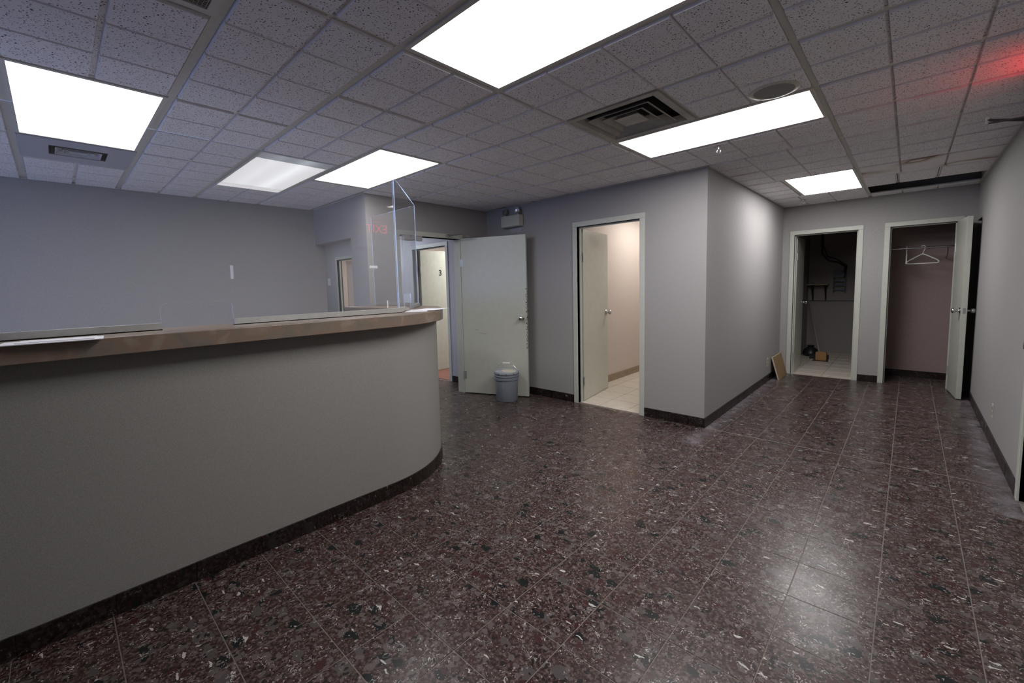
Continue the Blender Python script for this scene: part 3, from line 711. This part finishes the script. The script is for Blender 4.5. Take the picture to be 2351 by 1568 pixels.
# square diffuser: panel, dark throat, three nested cones
df = empty('air_diffuser', (-1.33, Yj(-1)+.305, H), 'square louvred air diffuser beside the lit ceiling panel', 'air vent')
m = MB(); ring(m, .295, .295, .002, .255, .255, .002); ring(m, .255, .255, .002, .225, .225, .035); ring(m, .295, .295, .002, .295, .295, .011); m.build('face_plate', M['diffuser_metal'], df, world=False)
MB().box(-.29, .29, -.29, .29, .075, .08).build('throat', M['plenum'], df, world=False)
mm = MB()
for q in ((-.29, -.286, -.29, .29), (.286, .29, -.29, .29), (-.29, .29, -.29, -.286), (-.29, .29, .286, .29)): mm.box(*q, .012, .078)
mm.build('throat_wall', M['plenum'], df, world=False)
for r0, r1, z0 in ((.205, .150, .0), (.140, .088, .004)):
    m = MB(); ring(m, r0, r0, z0, r1, r1, .042); ring(m, r0, r0, z0, r0-.004, r0-.004, z0-.002); ring(m, r0-.004, r0-.004, z0-.002, r1-.004, r1-.004, .040); m.build('cone', M['diffuser_metal'], df, world=False)
m = MB(); m.frustum((-.08, .08, -.08, .08), .006, (-.06, .06, -.06, .06), .03); m.build('cone', M['diffuser_metal'], df, world=False)

# flat metal panel with small louvre by the left light
dl = empty('air_diffuser', (-4.38, Yj(-5)+.305, H), 'flat metal ceiling panel with small louvre beside the left light', 'air vent')
m = MB(); w, d = .293, .293; ow, od = .13, .15
for a in ((-w, w, -d, -od), (-w, w, od, d), (-w, -ow, -od, od), (ow, w, -od, od)): m.box(*a, .003, .010)
m.build('face_plate', M['hall_wall'], dl, world=False)
MB().box(-ow-.01, ow+.01, -od-.01, od+.01, .055, .06).build('throat', M['plenum'], dl, world=False)
for r0 in (.10, .062):
    m = MB(); ring(m, r0, r0+.02, .001, r0-.034, r0-.014, .034); ring(m, r0-.003, r0+.017, .0, r0-.037, r0-.017, .033); ring(m, r0, r0+.02, .001, r0-.003, r0+.017, 0); m.build('cone', M['hall_wall'], dl, world=False)
MB().frustum((-.028, .028, -.045, .045), .004, (-.015, .015, -.03, .03), .02).build('cone', M['hall_wall'], dl, world=False)

# egg-crate return grille, top left
eg = empty('return_grille', (-1.635, Yj(-5)+.305, H), 'egg-crate return air grille at the top edge of the picture', 'air vent')
m = MB()
for a in ((-.293, .293, -.293, -.262), (-.293, .293, .262, .293), (-.293, -.262, -.262, .262), (.262, .293, -.262, .262)): m.box(*a, .001, .010)
m.build('grille_frame', M['bar'], eg, world=False)
MB().box(-.27, .27, -.27, .27, .05, .055).build('throat', M['plenum'], eg, world=False)
m = MB()
for k in range(-20, 21): m.box(-.262, .262, k*.0128-.0007, k*.0128+.0007, .003, .014)
for k in range(-20, 21): m.box(k*.0128-.0007, k*.0128+.0007, -.262, .262, .003, .014)
tag(m.build('egg_crate_core', M['diffuser_metal'], eg, world=False), kind='stuff')

# round speaker
sp = empty('ceiling_speaker', (-.585, 2.83, H), 'round ceiling speaker beside the long lit panel', 'speaker')
MB().lathe([(.095, -.001), (.100, -.006), (.118, -.003), (.122, 0), (.122, .004), (.095, .004)], n=40, cap=False).build('rim', M['cream'], sp, world=False, smooth=True)
MB().lathe([(.001, -.004), (.05, -.0038), (.097, -.002), (.097, .002)], n=40, cap=False).build('grille', M['speaker'], sp, world=False, smooth=True)

def sprinkler(loc, label):
    r = empty('sprinkler', loc, label, 'sprinkler', 'ceiling sprinklers')
    MB().lathe([(.001, -.006), (.030, -.005), (.034, 0), (.034, .002)], n=20, cap=False).build('escutcheon', M['knob'], r, world=False, smooth=True)
    m = MB(); m.lathe([(.010, 0), (.010, -.022), (.006, -.026), (.004, -.034)], n=12, cap=True)
    m.tube([(-.008, 0, -.022), (-.014, 0, -.036), (-.003, 0, -.052)], .0028, 6); m.tube([(.008, 0, -.022), (.014, 0, -.036), (.003, 0, -.052)], .0028, 6)
    m.build('head', M['knob'], r, world=False, smooth=True)
    MB().lathe([(.001, -.056), (.019, -.055), (.020, -.053), (.001, -.051)], n=14, cap=False).build('deflector', M['knob'], r, world=False)
sprinkler((-1.11, 3.645, H), 'small sprinkler head just past the long lit panel')
sprinkler((-1.06, 6.93, H), 'small sprinkler head by the corridor-end panel')

# exit sign over the entrance door, just outside the right edge; it is what tints the ceiling red and mirrors in the guard
ex = empty('exit_sign', (.45, 3.36, 2.19), 'red lit exit sign by the entrance door mirrored in the guard', 'sign')
MB().box(-.018, .03, -.16, .16, 0, .205).box(-.004, .02, -.03, .03, .205, .245).build('housing', M['cream'], ex, world=False, bevel=.004)
tx = text_mesh('letters', 'EXIT', .17, .001, M['red'], ex, Matrix.Translation((-.0195, 0, .10)) @ Matrix.Rotation(-PI/2, 4, 'Z') @ Matrix.Rotation(PI/2, 4, 'X'))
tx['label'] = 'glowing red letters EXIT'
m = MB().box(-.012, .02, -.14, .14, .206, .209).build('top_slot', M['red_slot'], ex, world=False); m['label'] = 'glowing red slot on top'

# side room lights
def side_light(loc, w, d, lens, label):
    r = empty('ceiling_light', loc, label, 'ceiling light', 'side room lights'); MB().box(-w-.02, w+.02, -d-.02, d+.02, -.012, 0).build('frame', M['bar'], r, world=False); MB().box(-w, w, -d, d, -.018, -.0121).build('diffuser', M[lens], r, world=False)
side_light((-2.42, 6.1, H), .28, .50, 'lens_warm', 'warm light on the restroom ceiling')
side_light((-5.3, 5.5, H), .28, .58, 'lens_side', 'light in the room behind door three')
side_light((-8.2, 5.4, H), .28, .58, 'lens_warm', 'light in the far cream room')
side_light((-6.2, 3.2, H), .28, .28, 'lens_hall', 'light over the near part of the hallway')
side_light((-8.3, 3.2, H), .12, .12, 'lens_hall', 'light added to brighten the far part of the hallway')  # added lamp, no fixture known there; brightens the far hallway wall

# ------------------------------------------------------------------ emergency light
em = empty('emergency_light', (-3.745, YR, 2.165), 'cream twin-head emergency light above the open hallway door', 'emergency light')
MB().box(-.155, .155, -.095, 0, 0, .145).build('battery_box', M['cream'], em, world=False, bevel=.012)
MB().box(-.06, .12, -.003, 0, -.06, -.012).build('wall_plate', M['hall_wall'], em, world=False)
for x, dx in ((-.115, -.5), (.095, .35)):
    hd = MB(); hd.tube([(x, -.05, .145), (x, -.05, .175)], .008, 8)
    yoke = hd.build('bracket', M['cream'], em, world=False)
    c = Vector((x, -.05, .20)); ax = Vector((dx, -1, -.25)).normalized()
    h = MB(); h.tube([c-ax*.03, c-ax*.02, c, c+ax*.02], [.014, .026, .036, .039], 20); h.build('lamp_head', M['aluminium'], em, world=False, smooth=True)
    g = MB(); g.tube([c+ax*.0205, c+ax*.026, c+ax*.029], [.0375, .030, .008], 20); g.build('lens', M['knob'], em, world=False, smooth=True)

# ------------------------------------------------------------------ bucket
bk = empty('bucket', (-3.565, 3.80, 0), 'blue-grey plastic pail with lid in front of the open door', 'bucket')
MB().lathe([(.001, 0), (.128, 0), (.131, .004), (.140, .235), (.141, .262), (.152, .266), (.154, .288), (.143, .292), (.143, .300), (.152, .303), (.153, .316), (.144, .320), (.145, .345)], n=40, cap=False).build('pail', M['bucket'], bk, world=False, smooth=True)
ld = MB().lathe([(.144, .338), (.152, .336), (.155, .342), (.155, .366), (.151, .372), (.146, .370), (.140, .360), (.001, .362)], n=40, cap=False).build('lid', M['lid'], bk, world=False, smooth=True)
mp = MB()
for k in range(10):
    a = 2*PI*k/10+.2; c, s = math.cos(a), math.sin(a); mp.box(.1545*c-.003, .1545*c+.003, .1545*s-.003, .1545*s+.003, .338, .352)
tag(mp.build('lid_notch', M['black'], ld, world=False), kind='stuff')
MB().prism([(-.10+.0*k, 0) if False else (.115*math.cos(a)*(1+.06*math.sin(3*a)), .03+.085*math.sin(a)) for k, a in enumerate([2*PI*i/18 for i in range(18)])], .3605, .3645).build('dried_residue', M['putty'], ld, world=False)
hw = [(.150*math.cos(a)*.62-.0, .150*math.cos(a)*.79, .31+.150*math.sin(a)*1.02) for a in [PI*i/20 for i in range(21)]]
MB().tube(hw, .0022, 6).build('wire_handle', M['knob'], bk, world=False, smooth=True)
a, b = Vector(hw[8]), Vector(hw[12]); MB().tube([a+Vector((0, 0, .004)), b+Vector((0, 0, .004))], .011, 10).build('grip', M['white'], bk, world=False, smooth=True)
bk.rotation_euler = (0, 0, math.radians(-25))

# ------------------------------------------------------------------ leaning board, outlets, wall odds
bd = empty('leaning_board', (-1.26, 7.17, 0), 'chipboard panel leaning in the corridor corner', 'board')
m = MB(); b0, b1, tz = -1.262, -1.345, .315
m.v = [(b0, 6.90, .001), (b0, 7.43, .001), (b1, 7.43, tz), (b1, 6.90, tz)]; nrm = Vector((tz, 0, b0-b1)).normalized()*-.018
m.v += [tuple(Vector(v)+nrm) for v in m.v]
m.v = [(x, y, max(z, .001)) for x, y, z in m.v]
m.cur = 0; m.face((0, 1, 2, 3)); m.cur = 1; m.face((7, 6, 5, 4))
for i in range(4): m.face((i, (i+1) % 4, 4+(i+1) % 4, 4+i))
m.build('panel', [M['chipboard'], M['board_edge']], bd)
def outlet(loc, rz, label):
    r = empty('wall_outlet', loc, label, 'outlet', rz=rz)
    MB().box(-.036, .036, -.005, 0, -.058, .058).build('cover_plate', M['cream'], r, world=False, bevel=.002)
    for z in (-.022, .022): MB().box(-.014, .014, -.0065, -.005, z-.014, z+.014).build('socket', M['wood_base'], r, world=False)
outlet((XC, 6.72, .272), PI/2, 'cream power outlet low on the left corridor wall')
outlet((XR, 5.27, .275), -PI/2, 'power outlet low on the right corridor wall')
sw = empty('light_switch', (-8.86, YH, 1.60), 'white wall switch beside the far hallway door', 'switch'); MB().box(-.06, .06, -.006, 0, -.075, .075).build('cover_plate', M['white'], sw, world=False, bevel=.002); MB().box(-.012, .012, -.012, -.006, -.025, .025).build('toggle', M['white'], sw, world=False)
tag(MB().prism([(0, 0), (.028, 0), (.033, .15), (.0, .155)], 0, .001).build('paper_strip', M['paper']), 'white torn paper strip stuck on the wall behind the counter', 'paper strip')
o = bpy.data.objects['paper_strip']; o.rotation_euler = (PI/2, 0, PI/2); o.location = (XL+.0005, 1.405, 1.572)
for y, z, lb in ((-.218, 1.852, 'wall screw near the left edge of the picture'), (.858, 1.859, 'upper wall screw left of the paper strip, farther one'), (1.091, 1.864, 'upper wall screw left of the paper strip, nearer one'), (1.084, 1.556, 'lower wall screw left of the paper strip'), (1.303, 1.555, 'lower wall screw just beside the paper strip')):
    tag(MB().lathe([(.001, -.006), (.006, -.005), (.008, -.002), (.008, 0)], (0, 0, 0), 'x', 10, cap=False).build('wall_screw', M['aluminium'], pivot=(XL, y, z)), lb, 'screw', 'screws in the reception wall').rotation_euler = (0, 0, PI)
for y, z, lb in ((5.80, 1.87, 'upper dark wall plug on the right wall'), (6.05, 1.80, 'lower dark wall plug on the right wall')):
    tag(MB().lathe([(.001, -.004), (.006, -.004), (.008, -.001), (.008, 0)], (0, 0, 0), 'x', 10, cap=False).build('wall_plug', M['black'], pivot=(XR, y, z)), lb, 'wall plug', 'plugs in the right wall')

# ------------------------------------------------------------------ storeroom contents
sh = empty('wall_shelf', (-1.25, 10, 1.28), 'small dark shelf on brackets in the storeroom', 'shelf')
MB().box(-1.40, -1.085, 9.76, 9.999, 1.275, 1.295).build('board', M['wood_base'], sh)
for x in (-1.32, -1.125):
    b = MB(); b.prism([(0, 0), (.012, 0), (.012, .20), (0, .20)], 0, .01); bb = MB(); bb.box(x-.012, x+.012, 9.975, 9.992, .985, 1.275); bb.box(x-.012, x+.012, 9.80, 9.992, 1.26, 1.275); bb.tube([(x, 9.81, 1.26), (x, 9.98, 1.03)], .010, 6); bb.build('bracket', M['black'], sh)
rk = empty('patch_rack', (-.93, 10, 1.13), 'wall-mounted metal wiring rack in the storeroom', 'rack')
for x in (-1.02, -.855): MB().box(x, x+.018, 9.93, 9.999, 1.13, 1.54).build('side_rail', M['dark_metal'], rk)
for z in (1.17, 1.25, 1.33, 1.41, 1.49): MB().box(-1.003, -.853, 9.935, 9.965, z, z+.035).build('patch_panel', M['steel_blue'], rk)
cb = MB(); cb.tube([(-.87, 9.93, 1.50), (-.85, 9.90, 1.60), (-.95, 9.94, 1.68), (-1.10, 9.95, 1.72), (-1.20, 9.96, 1.85), (-1.22, 9.96, 2.42)], .014, 8); cb.tube([(-.86, 9.93, 1.40), (-.83, 9.90, 1.62), (-.98, 9.95, 1.74), (-1.12, 9.96, 1.80), (-1.19, 9.97, 2.0), (-1.20, 9.97, 2.42)], .010, 8)
tag(cb.build('cable_bundle', M['black'], smooth=True), 'black cables running from the wiring rack to the ceiling', 'cable')
mo = empty('broom', (-1.10, 9.1, 0), 'broom leaning in the storeroom behind the small box', 'broom')
MB().tube([(-1.075, 9.12, .06), (-1.355, 9.80, 1.02)], .011, 8).build('handle', M['aluminium'], mo, smooth=True)
MB().prism([(-1.22, 9.07), (-.95, 9.10), (-.96, 9.19), (-1.21, 9.16)], .005, .075).build('brush_head', M['black'], mo)
bx = empty('cardboard_box', (-1.04, 8.93, .002), 'small orange-brown cardboard box on the storeroom floor', 'box')
MB().box(-1.112, -.965, 8.90, 9.02, .012, .150).build('carton', M['cardboard'], bx, bevel=.002)
MB().box(-1.085, -.99, 8.93, 8.99, .150, .152).build('flap', M['board_edge'], bx)
dp = MB(); dp.prism([(-1.16, 8.86), (-.93, 8.86), (-.955, 9.04), (-1.135, 9.04)], .0055, .0115); tag(dp.build('dustpan', M['black']), 'flat black dustpan under the cardboard box', 'dustpan')
bg_ = MB(); random.seed(3)
bm_pts = []
for k in range(7): bm_pts.append((-1.29+.018*k+random.uniform(-.02, .02), 9.40+random.uniform(-.03, .03), .10+random.uniform(-.05, .05)))
bg_.lathe([(.001, .005), (.10, .006), (.125, .06), (.10, .13), (.045, .17), (.06, .20), (.001, .19)], (-1.25, 9.42, 0), 'z', 9, cap=False)
tag(bg_.build('plastic_bag', M['dark_metal'], smooth=True), 'crumpled grey plastic bag in the storeroom corner', 'bag')

# ------------------------------------------------------------------ closet contents
rd = empty('closet_rod', (.09, 7.81, 1.76), 'chrome hanging rod across the coat closet', 'rod')
MB().tube([(-.318, 7.81, 1.76), (.498, 7.81, 1.76)], .012, 12).build('rail', M['knob'], rd, smooth=True)
for x, s in ((-.32, 1), (.50, -1)): MB().lathe([(.028, 0), (.028, s*.006), (.016, s*.012), (.016, s*.03)], (x, 7.81, 1.76), 'x', 14).build('end_cup', M['knob'], rd)
MB().tube([(.33, 7.81, 1.748), (.33, 7.81, 1.66), (.33, 8.158, 1.62)], .005, 6).build('support', M['dark_metal'], rd)
def hanger(loc, rz, label, clips=False):
    r = empty('coat_hanger', loc, label, 'hanger', 'hangers on the closet rod', rz=rz)
    hook = [(.018*math.cos(a), 0, .002+.018*math.sin(a)) for a in [math.radians(-10+19*i) for i in range(11)]][::-1]
    hook = [(-.016, 0, -.010)]+hook+[(.016, 0, -.03), (.004, 0, -.055), (0, 0, -.085)]
    MB().tube(hook[1:], .0038, 8).build('hook', M['white'], r, world=False, smooth=True)
    w = .155
    loop = [(0, 0, -.085), (.05, 0, -.112), (w-.02, 0, -.165), (w, 0, -.185), (w-.005, 0, -.204), (w-.03, 0, -.208), (-w+.03, 0, -.208), (-w+.005, 0, -.204), (-w, 0, -.185), (-w+.02, 0, -.165), (-.05, 0, -.112), (0, 0, -.085)]
    MB().tube(loop, .006, 8).build('shoulder_loop', M['white'], r, world=False, smooth=True)
    for x in (-.095, .095): MB().tube([(x, 0, -.137), (x*.96, 0, -.150), (x*.88, 0, -.148)], .0035, 6).build('strap_notch', M['white'], r, world=False, smooth=True)
    return r
hanger((.108, 7.81, 1.772-.006), math.radians(-18), 'white plastic hanger seen face-on in the closet')
hanger((-.045, 7.81, 1.772-.006), math.radians(91), 'white plastic hanger turned edge-on in the closet')
